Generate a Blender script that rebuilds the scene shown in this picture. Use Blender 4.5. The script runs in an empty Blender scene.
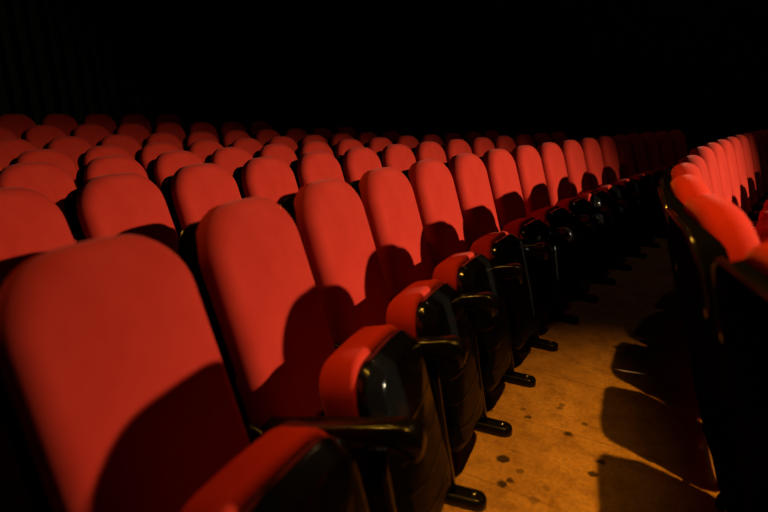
import bpy, math, random
import numpy as np
from mathutils import Vector

random.seed(4)
C = bpy.context.scene
COL = C.collection
PI = math.pi

# ------------------------------------------------------------------ render look
C.view_settings.view_transform = 'Standard'
C.view_settings.look = 'None'
C.view_settings.exposure = 0.0
C.view_settings.gamma = 1.0
C.view_settings.use_curve_mapping = False
C.cycles.use_denoising = True
C.cycles.max_bounces = 6

# ------------------------------------------------------------------ hall layout (metres)
CAM = (0.9271, -1.5148, 1.1899)
YAW, PITCH, ROLL, FPX = -0.4316, 0.2727, -0.0088, 504.13
K = (0.1481, -0.0279, -0.0129, 0.0030)      # bend of the row beside the aisle
PITCH_S = 0.4538                            # seat spacing along a row
ROW_P = 0.8951                              # spacing of the rows behind
FRONT_P = 1.1237                            # aisle row to front row
OT = 0.0066                                # back-top line from the row line

ds_ = 0.01
S = np.arange(-6.0, 11.0, ds_)
def heading(t):
    t = np.asarray(t, float)
    q = np.clip(t, -2.0, 5.5)
    th = K[0]*q + K[1]*q**2/2 + K[2]*q**3/3 + K[3]*q**4/4
    return th + np.where(t > 5.5, (t-5.5)*0.10, 0.0)
TH = heading(S)
def cum(v): return np.concatenate([[0], np.cumsum((v[1:]+v[:-1])/2)*ds_])
X0 = cum(np.sin(TH)); Y0 = cum(np.cos(TH))
I0 = int(np.argmin(abs(S))); X0 -= X0[I0]; Y0 -= Y0[I0]
def row_arc(off):
    x = X0-off*np.cos(TH); y = Y0+off*np.sin(TH)
    L = np.concatenate([[0], np.cumsum(np.hypot(np.diff(x), np.diff(y)))])
    return L-L[I0]
def at(off, s):
    """point on the parallel curve at offset off (positive = away from the stage)"""
    th = float(np.interp(s, S, TH))
    return (float(np.interp(s, S, X0))-off*math.cos(th), float(np.interp(s, S, Y0))+off*math.sin(th), th)

# camera axes (also used to know which seats the photograph sees)
fwd = Vector((math.sin(YAW)*math.cos(PITCH), math.cos(YAW)*math.cos(PITCH), -math.sin(PITCH)))
rgt = Vector((math.cos(YAW), -math.sin(YAW), 0)); up0 = rgt.cross(fwd)
rr = math.cos(ROLL)*rgt+math.sin(ROLL)*up0
uu = -math.sin(ROLL)*rgt+math.cos(ROLL)*up0
def proj(p):
    d = Vector(p)-Vector(CAM); z = d.dot(fwd)
    return 384+FPX*d.dot(rr)/max(z, .02), 256-FPX*d.dot(uu)/max(z, .02), z

# ------------------------------------------------------------------ materials
def mat(name):
    m = bpy.data.materials.new(name); m.use_nodes = True
    nt = m.node_tree; b = nt.nodes['Principled BSDF']
    return m, nt, b
def N(nt, t, **kw):
    n = nt.nodes.new(t)
    for k, v in kw.items(): setattr(n, k, v)
    return n
def ramp(nt, pts):
    r = nt.nodes.new('ShaderNodeValToRGB')
    while len(r.color_ramp.elements) < len(pts): r.color_ramp.elements.new(.5)
    for e, (p, c) in zip(r.color_ramp.elements, pts):
        e.position = p; e.color = (*c, 1)
    return r

def fabric(name, c1, c2):
    m, nt, b = mat(name)
    tc = N(nt, 'ShaderNodeTexCoord')
    n1 = N(nt, 'ShaderNodeTexNoise'); n1.inputs['Scale'].default_value = 9; n1.inputs['Detail'].default_value = 5
    n2 = N(nt, 'ShaderNodeTexNoise'); n2.inputs['Scale'].default_value = 420; n2.inputs['Detail'].default_value = 2
    nt.links.new(tc.outputs['Object'], n1.inputs['Vector']); nt.links.new(tc.outputs['Object'], n2.inputs['Vector'])
    r = ramp(nt, [(.3, c1), (.7, c2)])
    nt.links.new(n1.outputs['Fac'], r.inputs['Fac']); nt.links.new(r.outputs['Color'], b.inputs['Base Color'])
    bp = N(nt, 'ShaderNodeBump'); bp.inputs['Strength'].default_value = .22; bp.inputs['Distance'].default_value = .0015
    nt.links.new(n2.outputs['Fac'], bp.inputs['Height']); nt.links.new(bp.outputs['Normal'], b.inputs['Normal'])
    b.inputs['Roughness'].default_value = .92
    b.inputs['Specular IOR Level'].default_value = .15
    b.inputs['Sheen Weight'].default_value = .25
    b.inputs['Sheen Roughness'].default_value = .45
    b.inputs['Sheen Tint'].default_value = (1, .35, .3, 1)
    return m
M_RED = fabric('red_fabric', (.57, .029, .014), (.65, .038, .019))

def plastic(name, col, rough, bump=None):
    m, nt, b = mat(name)
    tc = N(nt, 'ShaderNodeTexCoord')
    n1 = N(nt, 'ShaderNodeTexNoise'); n1.inputs['Scale'].default_value = 25; n1.inputs['Detail'].default_value = 4
    nt.links.new(tc.outputs['Object'], n1.inputs['Vector'])
    mr = N(nt, 'ShaderNodeMapRange'); mr.inputs['To Min'].default_value = rough*.8; mr.inputs['To Max'].default_value = rough*1.3
    nt.links.new(n1.outputs['Fac'], mr.inputs['Value']); nt.links.new(mr.outputs['Result'], b.inputs['Roughness'])
    b.inputs['Base Color'].default_value = (*col, 1)
    b.inputs['Specular IOR Level'].default_value = .35
    if bump:
        # bowed horizontal ribs moulded in the pan: rib phase = z - bow*y^2
        sx = N(nt, 'ShaderNodeSeparateXYZ'); nt.links.new(tc.outputs['Object'], sx.inputs[0])
        y2 = N(nt, 'ShaderNodeMath', operation='MULTIPLY'); nt.links.new(sx.outputs['Y'], y2.inputs[0]); nt.links.new(sx.outputs['Y'], y2.inputs[1])
        y3 = N(nt, 'ShaderNodeMath', operation='MULTIPLY'); nt.links.new(y2.outputs[0], y3.inputs[0]); y3.inputs[1].default_value = 1.1
        sb = N(nt, 'ShaderNodeMath', operation='SUBTRACT'); nt.links.new(sx.outputs['Z'], sb.inputs[0]); nt.links.new(y3.outputs[0], sb.inputs[1])
        ml = N(nt, 'ShaderNodeMath', operation='MULTIPLY'); nt.links.new(sb.outputs[0], ml.inputs[0]); ml.inputs[1].default_value = 2*PI/.085
        sn = N(nt, 'ShaderNodeMath', operation='SINE'); nt.links.new(ml.outputs[0], sn.inputs[0])
        pw = N(nt, 'ShaderNodeMapRange'); pw.interpolation_type = 'SMOOTHSTEP'
        pw.inputs['From Min'].default_value = .90; pw.inputs['From Max'].default_value = .995
        nt.links.new(sn.outputs[0], pw.inputs['Value'])
        lt = N(nt, 'ShaderNodeMath', operation='LESS_THAN'); nt.links.new(sx.outputs['Z'], lt.inputs[0]); lt.inputs[1].default_value = .47
        mm = N(nt, 'ShaderNodeMath', operation='MULTIPLY'); nt.links.new(pw.outputs['Result'], mm.inputs[0]); nt.links.new(lt.outputs[0], mm.inputs[1])
        sp = N(nt, 'ShaderNodeMapRange'); sp.inputs['From Min'].default_value = .40; sp.inputs['From Max'].default_value = .48   # the ribbed part is grained, the lip is polished
        sp.inputs['To Min'].default_value = .035; sp.inputs['To Max'].default_value = .8
        nt.links.new(sx.outputs['Z'], sp.inputs['Value']); nt.links.new(sp.outputs['Result'], b.inputs['Specular IOR Level'])
        bp = N(nt, 'ShaderNodeBump'); bp.inputs['Strength'].default_value = .6; bp.inputs['Distance'].default_value = .005
        nt.links.new(mm.outputs[0], bp.inputs['Height']); nt.links.new(bp.outputs['Normal'], b.inputs['Normal'])
    return m
M_BLACK = plastic('black_plastic', (.006, .006, .006), .20)
M_BLACK.node_tree.nodes['Principled BSDF'].inputs['Specular IOR Level'].default_value = .6
M_SHELL = plastic('black_moulded_shell', (.005, .005, .005), .17)
M_SHELL.node_tree.nodes['Principled BSDF'].inputs['Specular IOR Level'].default_value = 0
M_PAN = plastic('black_ribbed_pan', (.005, .005, .005), .14, bump=True)
M_MATTE = plastic('black_matte_panel', (.004, .004, .004), .6)
M_MATTE.node_tree.nodes['Principled BSDF'].inputs['Specular IOR Level'].default_value = 0
M_GLINT = plastic('black_glint_strip', (.01, .01, .01), .14)  # gloss for the strips added to give the shells glints
M_GLINT.node_tree.nodes['Principled BSDF'].inputs['Specular IOR Level'].default_value = .8
M_STEEL = plastic('black_painted_steel', (.006, .006, .006), .22)
M_STEEL.node_tree.nodes['Principled BSDF'].inputs['Specular IOR Level'].default_value = .2
m_, nt_, b_ = mat('zinc_bolt'); b_.inputs['Base Color'].default_value = (.55, .50, .42, 1); b_.inputs['Metallic'].default_value = 1; b_.inputs['Roughness'].default_value = .25
M_BOLT = m_

def floor_material(spots):
    m, nt, b = mat('worn_brown_floor')
    tc = N(nt, 'ShaderNodeTexCoord')
    n1 = N(nt, 'ShaderNodeTexNoise'); n1.inputs['Scale'].default_value = 3.0; n1.inputs['Detail'].default_value = 8; n1.inputs['Roughness'].default_value = .62
    n2 = N(nt, 'ShaderNodeTexNoise'); n2.inputs['Scale'].default_value = 70; n2.inputs['Detail'].default_value = 4
    nt.links.new(tc.outputs['Object'], n1.inputs['Vector']); nt.links.new(tc.outputs['Object'], n2.inputs['Vector'])
    r1 = ramp(nt, [(.25, (.44, .235, .08)), (.5, (.58, .32, .115)), (.75, (.66, .38, .15))])
    nt.links.new(n1.outputs['Fac'], r1.inputs['Fac'])
    r2 = ramp(nt, [(.3, (.72, .72, .72)), (.7, (1.05, 1.05, 1.05))])
    nt.links.new(n2.outputs['Fac'], r2.inputs['Fac'])
    mx = N(nt, 'ShaderNodeMix', data_type='RGBA', blend_type='MULTIPLY'); mx.inputs['Factor'].default_value = 1
    nt.links.new(r1.outputs['Color'], mx.inputs['A']); nt.links.new(r2.outputs['Color'], mx.inputs['B'])
    cur = mx.outputs['Result']
    n3 = N(nt, 'ShaderNodeTexNoise'); n3.inputs['Scale'].default_value = 11; n3.inputs['Detail'].default_value = 7; n3.inputs['Roughness'].default_value = .7
    nt.links.new(tc.outputs['Object'], n3.inputs['Vector'])
    r3 = ramp(nt, [(.32, (.60, .56, .52)), (.52, (1, 1, 1)), (.75, (1.12, 1.12, 1.12))])
    nt.links.new(n3.outputs['Fac'], r3.inputs['Fac'])
    m3 = N(nt, 'ShaderNodeMix', data_type='RGBA', blend_type='MULTIPLY'); m3.inputs['Factor'].default_value = 1
    nt.links.new(cur, m3.inputs['A']); nt.links.new(r3.outputs['Color'], m3.inputs['B'])
    # board seams running across the aisle
    sx = N(nt, 'ShaderNodeSeparateXYZ'); nt.links.new(tc.outputs['Object'], sx.inputs[0])
    sm = N(nt, 'ShaderNodeMath', operation='MULTIPLY_ADD'); nt.links.new(sx.outputs['X'], sm.inputs[0]); sm.inputs[1].default_value = .12; nt.links.new(sx.outputs['Y'], sm.inputs[2])
    pp = N(nt, 'ShaderNodeMath', operation='PINGPONG'); nt.links.new(sm.outputs[0], pp.inputs[0]); pp.inputs[1].default_value = .21
    sl = N(nt, 'ShaderNodeMapRange'); sl.inputs['From Min'].default_value = .001; sl.inputs['From Max'].default_value = .004; sl.inputs['To Min'].default_value = .55; sl.inputs['To Max'].default_value = 0
    nt.links.new(pp.outputs[0], sl.inputs['Value'])
    m4 = N(nt, 'ShaderNodeMix', data_type='RGBA'); nt.links.new(sl.outputs['Result'], m4.inputs['Factor']); nt.links.new(m3.outputs['Result'], m4.inputs['A']); m4.inputs['B'].default_value = (.16, .08, .03, 1)
    cur = m4.outputs['Result']
    # small scattered grime dots
    vo = N(nt, 'ShaderNodeTexVoronoi'); vo.inputs['Scale'].default_value = 5.5
    nt.links.new(tc.outputs['Object'], vo.inputs['Vector'])
    wn = N(nt, 'ShaderNodeSeparateColor'); nt.links.new(vo.outputs['Color'], wn.inputs[0])
    rad = N(nt, 'ShaderNodeMapRange'); rad.inputs['From Min'].default_value = .55; rad.inputs['To Min'].default_value = 0; rad.inputs['To Max'].default_value = .085
    nt.links.new(wn.outputs['Red'], rad.inputs['Value'])
    lt = N(nt, 'ShaderNodeMath', operation='LESS_THAN'); nt.links.new(vo.outputs['Distance'], lt.inputs[0]); nt.links.new(rad.outputs['Result'], lt.inputs[1])
    acc = N(nt, 'ShaderNodeMath', operation='MULTIPLY'); nt.links.new(lt.outputs[0], acc.inputs[0]); acc.inputs[1].default_value = .45
    acc = acc.outputs[0]
    # the dark stains trodden into the aisle, each at its own place
    for (x, y, r, st) in spots:
        vm = N(nt, 'ShaderNodeVectorMath', operation='DISTANCE'); nt.links.new(tc.outputs['Object'], vm.inputs[0]); vm.inputs[1].default_value = (x, y, 0)
        ad = N(nt, 'ShaderNodeMath', operation='MULTIPLY_ADD'); nt.links.new(n2.outputs['Fac'], ad.inputs[0]); ad.inputs[1].default_value = .018; nt.links.new(vm.outputs['Value'], ad.inputs[2])
        mr = N(nt, 'ShaderNodeMapRange'); mr.inputs['From Min'].default_value = r+.009+.004; mr.inputs['From Max'].default_value = r+.009-.003; mr.inputs['To Max'].default_value = st
        nt.links.new(ad.outputs[0], mr.inputs['Value'])
        mxm = N(nt, 'ShaderNodeMath', operation='MAXIMUM'); nt.links.new(acc, mxm.inputs[0]); nt.links.new(mr.outputs['Result'], mxm.inputs[1])
        acc = mxm.outputs[0]
    dk = N(nt, 'ShaderNodeMix', data_type='RGBA'); nt.links.new(acc, dk.inputs['Factor']); nt.links.new(cur, dk.inputs['A'])
    dk.inputs['B'].default_value = (.02, .014, .008, 1)
    nt.links.new(dk.outputs['Result'], b.inputs['Base Color'])
    rr_ = N(nt, 'ShaderNodeMapRange'); rr_.inputs['To Min'].default_value = .34; rr_.inputs['To Max'].default_value = .62
    nt.links.new(n1.outputs['Fac'], rr_.inputs['Value']); nt.links.new(rr_.outputs['Result'], b.inputs['Roughness'])
    bp = N(nt, 'ShaderNodeBump'); bp.inputs['Strength'].default_value = .25; bp.inputs['Distance'].default_value = .003
    nt.links.new(n2.outputs['Fac'], bp.inputs['Height']); nt.links.new(bp.outputs['Normal'], b.inputs['Normal'])
    b.inputs['Specular IOR Level'].default_value = .35
    return m

def dark(name, col, rough=.9):
    m, nt, b = mat(name)
    tc = N(nt, 'ShaderNodeTexCoord'); n = N(nt, 'ShaderNodeTexNoise'); n.inputs['Scale'].default_value = 2.5; n.inputs['Detail'].default_value = 5
    nt.links.new(tc.outputs['Object'], n.inputs['Vector'])
    r = ramp(nt, [(.3, tuple(c*.8 for c in col)), (.7, tuple(c*1.2 for c in col))])
    nt.links.new(n.outputs['Fac'], r.inputs['Fac']); nt.links.new(r.outputs['Color'], b.inputs['Base Color'])
    b.inputs['Roughness'].default_value = rough; b.inputs['Specular IOR Level'].default_value = .1
    return m
M_WALL = dark('black_wall_paint', (.012, .012, .011))
M_CURT = dark('black_drape', (.020, .022, .015))
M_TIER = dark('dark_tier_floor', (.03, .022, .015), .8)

# ------------------------------------------------------------------ mesh helpers
def mesh_obj(name, verts, faces, m, parent=None, smooth=True):
    me = bpy.data.meshes.new(name); me.from_pydata([tuple(v) for v in verts], [], faces); me.validate(); me.update()
    if smooth: me.polygons.foreach_set('use_smooth', [True]*len(me.polygons))
    me.materials.append(m)
    o = bpy.data.objects.new(name, me); COL.objects.link(o)
    if parent: o.parent = parent
    return o
def tag(o, label=None, cat=None, group=None, kind=None):
    if label: o['label'] = label
    if cat: o['category'] = cat
    if group: o['group'] = group
    if kind: o['kind'] = kind
    return o
def empty(name):
    o = bpy.data.objects.new(name, None); o.empty_display_size = .1; COL.objects.link(o); return o

def outline(w_top, w_bot, h, r_top, r_bot, dome, inset, na=8, ns=10, nt=10):
    """closed outline in (y, z), z from 0 to h, with rounded corners and a slightly domed top"""
    h2 = h-2*inset
    rt = max(r_top-inset, .003); rb = max(r_bot-inset, .003)
    W = 1.0  # built on half-width 1 then scaled per z
    def hw(z): return (w_bot+(w_top-w_bot)*z/h)/2-inset
    pts = []
    hb, ht = hw(rb+inset), hw(h-inset-rt)
    for i in range(nt): pts.append((-hb+rb+(2*hb-2*rb)*i/nt, 0.0))                    # bottom, left to right
    for i in range(na): a = -PI/2+PI/2*i/na; pts.append((hb-rb+rb*math.cos(a), rb+rb*math.sin(a)))
    for i in range(ns):
        t = i/ns; pts.append((hb+(ht-hb)*t, rb+(h2-rt-rb)*t))
    for i in range(na): a = PI/2*i/na; pts.append((ht-rt+rt*math.cos(a), h2-rt+rt*math.sin(a)))
    for i in range(nt): pts.append((ht-rt-(2*ht-2*rt)*i/nt, h2))
    for i in range(na): a = PI/2+PI/2*i/na; pts.append((-ht+rt+rt*math.cos(a), h2-rt+rt*math.sin(a)))
    for i in range(ns):
        t = 1-i/ns; pts.append((-(hb+(ht-hb)*t), rb+(h2-rt-rb)*t))
    for i in range(na): a = PI+PI/2*i/na; pts.append((-hb+rb+rb*math.cos(a), rb+rb*math.sin(a)))
    out = []
    for (y, z) in pts:
        z += inset
        z += dome*(z/h)**3*(1-(y/(w_top/2))**2)
        out.append((y, z))
    return out

def slab(oargs, t, r0, r1, p0, p1, deform, chamfer=False):
    """rounded slab: x=thickness. r0/p0 rounding and pillow of the x- side, r1/p1 of the x+ side"""
    rings = []
    nr = 6
    h = oargs[2]
    def ring(inset, x): return [(x, y, z) for (y, z) in outline(*oargs, inset)]
    def scaled(base, s, x): return [(x, y*s, h/2+(z-h/2)*s) for (_, y, z) in base]
    SC = (.12, .3, .48, .64, .78, .90)
    base = ring(r0, -t/2)
    for s in SC: rings.append(scaled(base, s, -t/2-p0*(1-s*s)))
    for i in range(nr+1):
        a = PI/2*i/nr; rings.append(ring(r0*(1-math.sin(a)), -t/2+r0*(1-math.cos(a))))
    for i in range(nr+1):
        if chamfer:
            q = (0, .06, .12, .5, .88, .94, 1)[i]
            e = {0: (0, -.10), 1: (.02, .02), 5: (.98, .98), 6: (1.10, 1.0)}.get(i, (q, q))
            rings.append(ring(r1*e[0], t/2-r1+r1*e[1])); continue
        a = PI/2*(1-i/nr); rings.append(ring(r1*(1-math.sin(a)), t/2-r1*(1-math.cos(a))))
    base = ring(r1*(1.1 if chamfer else 1), t/2)
    for s in reversed(SC): rings.append(scaled(base, s, t/2+p1*(1-s*s)))
    n = len(rings[0]); V = []; F = []
    for R in rings: V += R
    for i in range(len(rings)-1):
        for j in range(n):
            k = (j+1) % n; F.append((i*n+j, i*n+k, (i+1)*n+k, (i+1)*n+j))
    c0 = len(V); V.append((-t/2-p0, 0, h/2)); c1 = len(V); V.append((t/2+p1, 0, h/2))
    L = (len(rings)-1)*n
    for j in range(n):
        k = (j+1) % n; F.append((c0, k, j)); F.append((c1, L+j, L+k))
    V = [deform(*v) for v in V]
    F = [tuple(reversed(f)) for f in F]
    return V, F

def sweep(profile_fn, path, caps=True):
    """loft closed rings along a path list of parameters"""
    rings = [profile_fn(t) for t in path]; n = len(rings[0]); V = []; F = []
    for R in rings: V += R
    for i in range(len(rings)-1):
        for j in range(n):
            k = (j+1) % n; F.append((i*n+j, (i+1)*n+j, (i+1)*n+k, i*n+k))
    F.append(tuple(range(n))); F.append(tuple(reversed(range((len(rings)-1)*n, len(rings)*n))))
    return V, F
def rrect(w, h, r, n=4):
    P = []
    for cx, cy, a0 in ((w/2-r, h/2-r, 0), (-w/2+r, h/2-r, PI/2), (-w/2+r, -h/2+r, PI), (w/2-r, -h/2+r, 3*PI/2)):
        for i in range(n+1): a = a0+PI/2*i/n; P.append((cx+r*math.cos(a), cy+r*math.sin(a)))
    return P
def box_rounded(cx, cy, cz, sx, sy, sz, r):
    """rounded box, long axis y"""
    pr = rrect(sx, sz, r)
    def ring(t):
        y, sc = t; return [(cx+a*sc, cy+y, cz+b*sc) for a, b in pr]
    k = min(r, sy/4)
    return sweep(ring, [(-sy/2, .8), (-sy/2+k*.4, .95), (-sy/2+k, 1), (sy/2-k, 1), (sy/2-k*.4, .95), (sy/2, .8)])
def cyl(p, axis, r, h, n=20):
    V = []; F = []
    ax = Vector(axis).normalized(); u = ax.orthogonal().normalized(); v = ax.cross(u); p = Vector(p)
    for (rr2, hh) in ((r, 0), (r, h*.75), (r*.8, h)):
        for i in range(n): a = 2*PI*i/n; V.append(tuple(p+u*rr2*math.cos(a)+v*rr2*math.sin(a)+ax*hh))
    for q in range(2):
        for i in range(n): k = (i+1) % n; F.append((q*n+i, q*n+k, (q+1)*n+k, (q+1)*n+i))
    F.append(tuple(reversed(range(n)))); F.append(tuple(range(2*n, 3*n)))
    return V, F
def join(*vf):
    V = []; F = []
    for v, f in vf:
        o = len(V); V += v; F += [tuple(i+o for i in ff) for ff in f]
    return V, F

# ------------------------------------------------------------------ the tip-up theatre seat
# local frame: x towards the stage, y along the row, z up; origin below the top edge of the back
BACK_TILT = math.radians(17)
BACK_H = .66          # length of the back cushion along its slope
TOP_Z = .956
def back_place(dx):
    def f(x, y, z):
        zz = z-BACK_H
        curve = -.012*min(1, 1-(z/BACK_H))**2      # lumbar: foot of the back comes forward a bit more
        x = x+dx+.22*y*y                     # slight wrap round the sitter
        X = -zz*math.sin(BACK_TILT)+x*math.cos(BACK_TILT)+curve
        Z = TOP_Z+zz*math.cos(BACK_TILT)+x*math.sin(BACK_TILT)
        return (X, y, Z)
    return f
SEAT_TILT = math.radians(14)
SEAT_L = .44
PAN_L = .53
SEAT_TOP = .610
def seat_place(x0, top=SEAT_TOP, L=SEAT_L):
    def f(x, y, z):
        zz = z-L
        X = x0-zz*math.sin(SEAT_TILT)+x*math.cos(SEAT_TILT)
        Z = top+zz*math.cos(SEAT_TILT)+x*math.sin(SEAT_TILT)
        return (X, y, Z)
    return f
ARM_Y = .2235
def toe(x): return ARM_Y-.040*(x-.1)       # the row is bent, so arms and feet toe in towards the stage

def make_seat():
    root = empty('theatre_seat')
    t = .098
    V, F = slab((.374, .396, BACK_H, .125, .05, .018), t, .030, .052, 0, .014, back_place(-.006))
    mesh_obj('backrest', V, F, M_RED, root)
    shell_f = back_place(-.006-t/2-.003)
    V, F = slab((.372, .392, .40, .085, .02, .010), .062, .007, .006, .004, 0, (lambda x, y, z: shell_f(x, y, z+.235)))
    shell = mesh_obj('back_shell', V, F, M_SHELL, root)
    # gloss strip round the shell top, added to catch glint lines
    path = []
    hw, top, rc = .187, .646, .085
    for q in range(5): path.append((hw, top-rc-.10+.10*q/4))
    for q in range(1, 9): a = PI/2*q/8; path.append((hw-rc+rc*math.cos(a), top-rc+rc*math.sin(a)))
    path = path+[(-y, z) for y, z in reversed(path)]
    def glint_ring(i):
        y, z = path[i]; p0 = path[max(0, i-1)]; p1 = path[min(len(path)-1, i+1)]
        ty, tz = p1[0]-p0[0], p1[1]-p0[1]; l = math.hypot(ty, tz); ny, nz = tz/l, -ty/l
        return [shell_f(-.028+.006*math.cos(g), y+ny*.006*math.sin(g), z+nz*.006*math.sin(g)) for g in [2*PI*k/10 for k in range(10)]]
    V, F = sweep(glint_ring, list(range(len(path)))); mesh_obj('glint_strip', V, F, M_GLINT, shell)
    V, F = slab((.384, .392, .425, .02, .04, 0), .050, .010, .006, .002, 0, (lambda x, y, z: shell_f(x, y, z-.190)))
    mesh_obj('lower_panel', V, F, M_MATTE, root)
    # folded seat: red cushion against the back, black pan towards the stage
    x0 = .345
    V, F = slab((.336, .346, SEAT_L, .075, .05, .010), .112, .030, .016, .012, 0, seat_place(x0))
    mesh_obj('seat_cushion', V, F, M_RED, root)
    V, F = slab((.338, .344, PAN_L, .075, .10, .010), .060, .004, .034, 0, .008, seat_place(x0+.056+.029, SEAT_TOP+.004, PAN_L), chamfer=True)
    pan = mesh_obj('seat_pan', V, F, M_PAN, root)
    for s in (-1, 1):
        V, F = cyl((.455, s*.162, .33), (0, s, 0), .020, .014); mesh_obj('hinge', V, F, M_BLACK, pan)
    # armrest: thick paddle, flat on top, rounded down over its front end
    x1 = .592; R = .058; prof = []
    zt = .560
    prof += [(.205, zt), (.26, zt), (.34, zt), (.44, zt)]
    for i in range(9):
        a = PI/2*i/8; prof.append((x1-R+R*math.sin(a), zt-R+R*math.cos(a)))
    prof += [(x1-.001, zt-.075), (x1-.010, zt-.088), (x1-.026, zt-.086), (x1-.045, zt-.070), (x1-.075, zt-.056), (x1-.12, zt-.048), (.34, zt-.046), (.26, zt-.046), (.205, zt-.046)]
    cxm = sum(p[0] for p in prof)/len(prof); czm = zt-.03
    W = .027
    def shrink(d):
        out = []
        n = len(prof)
        for i in range(n):
            p = Vector(prof[i]); a_ = Vector(prof[i-1]); b_ = Vector(prof[(i+1) % n])
            tg = (b_-a_).normalized(); nrm = Vector((tg.y, -tg.x))      # inward for this winding
            out.append(p+nrm*d)
        return out
    def arm_ring(q):
        yy, d = q
        return [(p.x, toe(p.x)+yy, p.y+.012-(x1-p.x)*.21) for p in shrink(d)]     # square to the raked back
    V, F = sweep(arm_ring, [(-W, .008), (-W+.002, .004), (-W+.005, .0015), (-W+.010, 0), (W-.010, 0), (W-.005, .0015), (W-.002, .004), (W, .008)])
    mesh_obj('armrest', V, F, M_BLACK, root)
    # standard: slanted steel column below the armrest
    def col_ring(q):
        z = .03+q*.44
        xb = .575+(.50-.575)*q; xa = .475+(.36-.475)*q
        cx = (xa+xb)/2
        return [(cx+a, toe(cx)+b, z) for a, b in rrect(xb-xa, .036, .012)]
    V, F = sweep(col_ring, [i/8 for i in range(9)])
    leg = mesh_obj('standard', V, F, M_STEEL, root)
    # brace from the standard up to the back
    def br_ring(q):
        cx = .42+(.15-.42)*q; cz = .36+(.47-.36)*q
        return [(cx+a*.8, toe(.2)-.010*q+b, cz+a*.5) for a, b in rrect(.05, .016, .007)]
    V, F = sweep(br_ring, [0, .5, 1]); mesh_obj('brace', V, F, M_STEEL, leg)
    # foot: flat rounded shoe bolted to the floor
    x0, x1, w = .187, .672, .068
    def foot_ring(t):
        z, ins = t; P = []; n = 10; r = w/2-ins
        for i in range(n+1): a = -PI/2+PI*i/n; P.append((x1-w/2+r*math.cos(a), toe(.4)+r*math.sin(a), z))
        for i in range(n+1): a = PI/2+PI*i/n; P.append((x0+w/2+r*math.cos(a), toe(.4)+r*math.sin(a), z))
        return P
    V, F = sweep(foot_ring, [(0, 0), (.022, 0), (.032, .005), (.036, .016)]); F = [tuple(reversed(f)) for f in F]
    mesh_obj('foot', V, F, M_STEEL, leg)
    for bx in (.630, .232):
        V, F = cyl((bx, toe(.4), .035), (0, 0, 1), .010, .007); mesh_obj('bolt', V, F, M_BOLT, leg)
    # beam under the seat joining the standards
    V, F = box_rounded(.455, .010, .075, .040, .36, .040, .008); mesh_obj('beam', V, F, M_STEEL, root)
    return root

def copy_tree(o, parent=None):
    c = o.copy(); COL.objects.link(c); c.parent = parent
    for ch in list(o.children): copy_tree(ch, c)
    return c

ORD = ['first', 'second', 'third', 'fourth', 'fifth', 'sixth', 'seventh', 'eighth', 'ninth', 'tenth', 'eleventh', 'twelfth', 'thirteenth', 'fourteenth', 'fifteenth', 'sixteenth', 'seventeenth', 'eighteenth', 'nineteenth', 'twentieth', 'twenty-first', 'twenty-second', 'twenty-third', 'twenty-fourth', 'twenty-fifth']
TIER_Z = {-2: 0.0, -1: 0.0, 0: 0.0, 1: 0.0, 2: 0.0, 3: .012, 4: .060, 5: .150, 6: .262}
ROWS = [  # row index, phase along the row of seat 0, first k, last k
    (-2, -0.10, -7, 13),
    (-1, -0.1906, -1, 15),
    (0, -0.8999, 0, 16),
    (1, -0.5739, -3, 13),
    (2, 0.0923, -6, 12),
    (3, 0.6990, -8, 9),
    (4, 1.0011, -10, 9),
    (5, 1.35, -12, 7),
    (6, 1.60, -13, 5),
]
SEATS = []
for (n, ph, k0, k1) in ROWS:
    off = {-1: -FRONT_P, -2: -FRONT_P-ROW_P}.get(n, n*ROW_P)
    L = row_arc(off)
    lst = []
    for k in range(k0, k1+1):
        s = float(np.interp(ph+k*PITCH_S+(.08 if n == -1 and k >= 0 else .03 if n == -1 else -.03 if n == 0 and k == 0 else 0), L, S))
        bend = .010*max(0, 1.5-s)**2 if n == -1 else 0
        x, y, th = at(off+OT-bend, s)
        if bend: th -= .03*(1.5-s)
        turn = {0: .17, 1: .03}.get(k, 0) if n == 0 else 0   # the near backs of this row are turned a little
        th += turn
        px, py, pz = proj((x, y, TOP_Z+TIER_Z[n]-.1))
        if pz < .15 and n > -2: continue
        half = .3*FPX/pz
        if n >= 0 and px+half < 0: continue
        if n == -1 and px-half*1.2 > 790 and k > 3: continue
        lst.append((k, x, y, th, turn))
    SEATS.append((n, lst))

proto = make_seat(); first = True
GROUP = {-2: 'seats of the row next to the stage', -1: 'seats of the row right of the aisle', 0: 'seats of the long row left of the aisle'}
for n, lst in SEATS:
    for i, (k, x, y, th, turn) in enumerate(lst):
        o = proto if first else copy_tree(proto)
        first = False
        o.location = (x, y, TIER_Z[n]); o.rotation_euler = (0, 0, -th)
        if n == -1: o.scale = (1, 1, 1.042 if k > 3 else 1.025)     # the front row is a slightly taller model
        if n == 0 and k == 0:                             # the end seat carries a second arm and standard on its open side
            for c in [c for c in o.children if c.name.startswith(('armrest', 'standard'))]:
                e = copy_tree(c, o); e.scale = (1, -1, 1)
        if turn:
            for c in o.children:                      # arm and standard stay in line with the row
                if c.name.startswith(('armrest', 'standard', 'beam')): c.rotation_euler = (0, 0, turn)
        if n == -1:
            lab = 'red theatre seat with black back right of the aisle, %s from the nearest end' % ORD[i]
        elif n == -2:
            lab = 'red theatre seat of the row next to the stage, %s from its near end' % ORD[i]
        elif n == 0:
            lab = 'folded red theatre seat in the row left of the aisle, %s from the nearest' % ORD[i]
        elif n == 1:
            lab = 'red theatre seat %s from the left in the row just behind the aisle row' % ORD[i]
        else:
            lab = 'red theatre seat %s from the left in the %s row behind the aisle row' % (ORD[i], ORD[n-1])
        tag(o, lab, 'seat', GROUP.get(n, 'seats of the %s row behind the aisle row' % ORD[n-1] if n > 0 else None))

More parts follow.
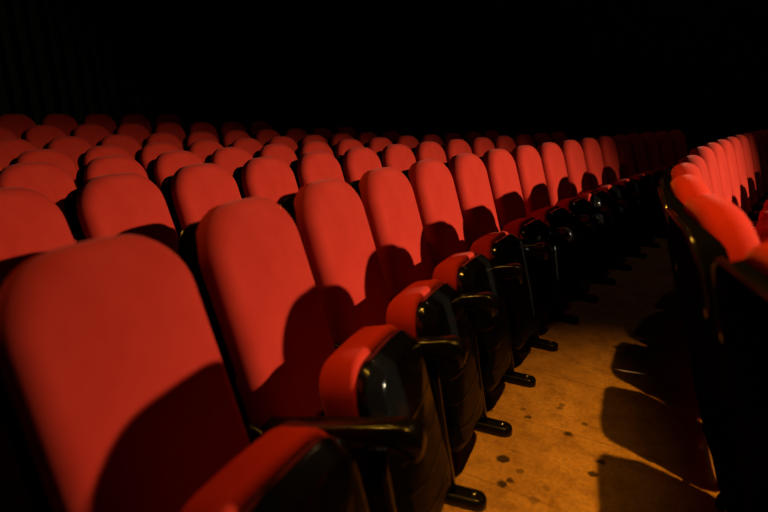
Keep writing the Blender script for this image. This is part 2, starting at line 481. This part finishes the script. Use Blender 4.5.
# ------------------------------------------------------------------ the setting
def unproject(px, py, z=0.0):
    v = fwd+rr*((px-384)/FPX)+uu*(-(py-256)/FPX); t = (z-CAM[2])/v.z
    return CAM[0]+v.x*t, CAM[1]+v.y*t
SPOTS = []
for (px, py, r, st) in [(503, 459, .022, .92), (502, 484, .016, .9), (509.5, 480.5, .012, .85), (601, 462, .014, .9), (593, 474, .015, .9), (520, 471, .013, .55), (568, 434, .015, .85),
                        (585, 424, .012, .7), (528, 417, .014, .75), (523, 409, .012, .6), (546, 488, .013, .45), (534, 500, .016, .45), (560, 408, .011, .6), (616, 347, .02, .7), (562, 405, .012, .6)]:
    x, y = unproject(px, py); SPOTS.append((x, y, r, st))
M_FLOOR = floor_material(SPOTS)
V = [(-14, -6, 0), (12, -6, 0), (12, 17, 0), (-14, 17, 0)]
tag(mesh_obj('floor', V, [(0, 1, 2, 3)], M_FLOOR, smooth=False), kind='structure')
# raked tiers below the back rows
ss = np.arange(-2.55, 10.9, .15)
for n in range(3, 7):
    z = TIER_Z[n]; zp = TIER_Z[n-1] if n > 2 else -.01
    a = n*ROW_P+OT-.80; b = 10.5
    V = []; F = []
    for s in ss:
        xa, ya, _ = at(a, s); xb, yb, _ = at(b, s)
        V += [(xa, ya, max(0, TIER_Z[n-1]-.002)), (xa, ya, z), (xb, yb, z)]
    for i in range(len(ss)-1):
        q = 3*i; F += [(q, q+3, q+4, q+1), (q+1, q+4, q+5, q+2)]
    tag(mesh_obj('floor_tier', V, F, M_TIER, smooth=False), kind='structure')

def wall(name, pts, h, m=M_WALL):
    V = []; F = []
    for (x, y) in pts: V += [(x, y, 0), (x, y, h)]
    for i in range(len(pts)-1): q = 2*i; F.append((q, q+2, q+3, q+1))
    tag(mesh_obj(name, V, F, m, smooth=False), kind='structure')
HH = 7.6
wall('wall_left', [(-14, -6), (-14, 17)], HH)
wall('wall_back', [(-14, 17), (12, 17)], HH)
wall('wall_right', [(12, 17), (12, -6)], HH)
wall('wall_front', [(12, -6), (-14, -6)], HH)
tag(mesh_obj('ceiling', [(-14, -6, HH), (12, -6, HH), (12, 17, HH), (-14, 17, HH)], [(0, 3, 2, 1)], M_WALL, smooth=False), kind='structure')

def curtain(name, pts, label):
    """pleated drape hung along a polyline, folds about 0.22 m apart"""
    P = [Vector((x, y)) for x, y in pts]; L = [0]
    for a, b in zip(P, P[1:]): L.append(L[-1]+(b-a).length)
    n = int(L[-1]/.025); V = []; F = []; rings = []
    rnd = random.Random(7); ph = 0; H = 7.4
    for side in (0, 1):
        for i in range(n+1):
            d = L[-1]*i/n; j = max(q for q in range(len(L)-1) if L[q] <= d+1e-9)
            u = (d-L[j])/(L[j+1]-L[j]); p = P[j].lerp(P[j+1], u); tdir = (P[j+1]-P[j]).normalized(); nn = Vector((tdir.y, -tdir.x))
            f = .055*math.sin(d*2*PI/.23+1.3*math.sin(d*.9))+.02*math.sin(d*2*PI/.61)
            for hz, am in ((0.02, 1.1), (.9, 1.0), (2.2, .92), (4.0, .8), (H, .55)):
                q = p+nn*(f*am+(.012 if side else 0)); V.append((q.x, q.y, hz))
    m = 5; half = (n+1)*m
    for i in range(n):
        for j in range(m-1):
            a = i*m+j; F.append((a, a+m, a+m+1, a+1)); b = half+a; F.append((b, b+1, b+m+1, b+m))
    tag(mesh_obj(name, V, F, M_CURT), label, 'curtain')
ca = [at(8.4, s)[:2] for s in (-2.9, 0, 2, 4, 6)]
curtain('pleated_curtain', [(-8.6, -5.6)]+[(-8.5, -2.5), (-8.3, 0), (-8.0, 4), (-7.6, 9.5)], 'black pleated curtain hanging behind the last seat row')
curtain('pleated_curtain', [(-7.4, 9.9), (-3, 10.4), (3, 10.6), (9.5, 10.2)], 'black pleated curtain across the far dark end of the hall')

# ------------------------------------------------------------------ light: hall spots plus two added fills
def spot(name, loc, target, power, col, angle, blend, radius):
    d = bpy.data.lights.new(name, 'SPOT'); d.energy = power; d.color = col; d.spot_size = math.radians(angle); d.spot_blend = blend; d.shadow_soft_size = radius
    o = bpy.data.objects.new(name, d); COL.objects.link(o); o.location = loc
    o.rotation_euler = (Vector(target)-Vector(loc)).to_track_quat('-Z', 'Y').to_euler()
    return o
from mathutils import Matrix
def shuttered(name, loc, target, power, col, angle, sx, sy, radius):
    """profile spot with its shutters set square to the rows"""
    o = spot(name, loc, target, power, col, angle, 1.0, radius)
    zz = (Vector(loc)-Vector(target)).normalized(); xx = Vector((0, 1, 0)).cross(zz).normalized(); yy = zz.cross(xx)
    o.rotation_euler = Matrix((xx, yy, zz)).transposed().to_euler(); o.scale = (sx, sy, 1)
    return o
key = spot('stage_spotlight', (8.44, 1.45, 3.18), (.2, 1.12, -.05), 3200, (1, .84, .58), 46, 1.0, .06)
key.scale = (1, .63, 1)      # barn doors close the beam above and below
shuttered('aisle_downlight', (1.62, -1.1, 7.0), (1.05, -.15, 0), 1450, (1, .43, .04), 30, .54, .86, .07)
shuttered('house_downlight', (-2.7, -.6, 6.0), (.50, -.15, 0), 300, (1, .47, .05), 32, .36, .90, .05)
spot('curtain_fill', (-5.6, -1.0, 5.6), (-8.3, 1.2, 1.6), 110, (.9, 1, .7), 80, 1.0, .1)  # unseen fill, added to lift the drapes out of black
d_ = bpy.data.lights.new('far_fill', 'POINT'); d_.energy = 22; d_.color = (1, .62, .3); d_.shadow_soft_size = .1  # added dim fill for the far seats and floor, not a known fixture
o_ = bpy.data.objects.new('far_fill', d_); COL.objects.link(o_); o_.location = (2.6, 5.6, 6.6)
w = bpy.data.worlds.new('dark_hall'); C.world = w; w.use_nodes = True
w.node_tree.nodes['Background'].inputs['Color'].default_value = (.0, .0, .0, 1)

# ------------------------------------------------------------------ camera
cd = bpy.data.cameras.new('camera'); co = bpy.data.objects.new('camera', cd); COL.objects.link(co)
from mathutils import Matrix
Mx = Matrix((rr, uu, -fwd)).transposed().to_4x4(); Mx.translation = Vector(CAM); co.matrix_world = Mx
cd.sensor_width = 36; cd.lens = FPX/768*36
cd.dof.use_dof = True; cd.dof.focus_distance = 2.7; cd.dof.aperture_fstop = cd.lens/1000/.015
cd.clip_start = .02
C.camera = co
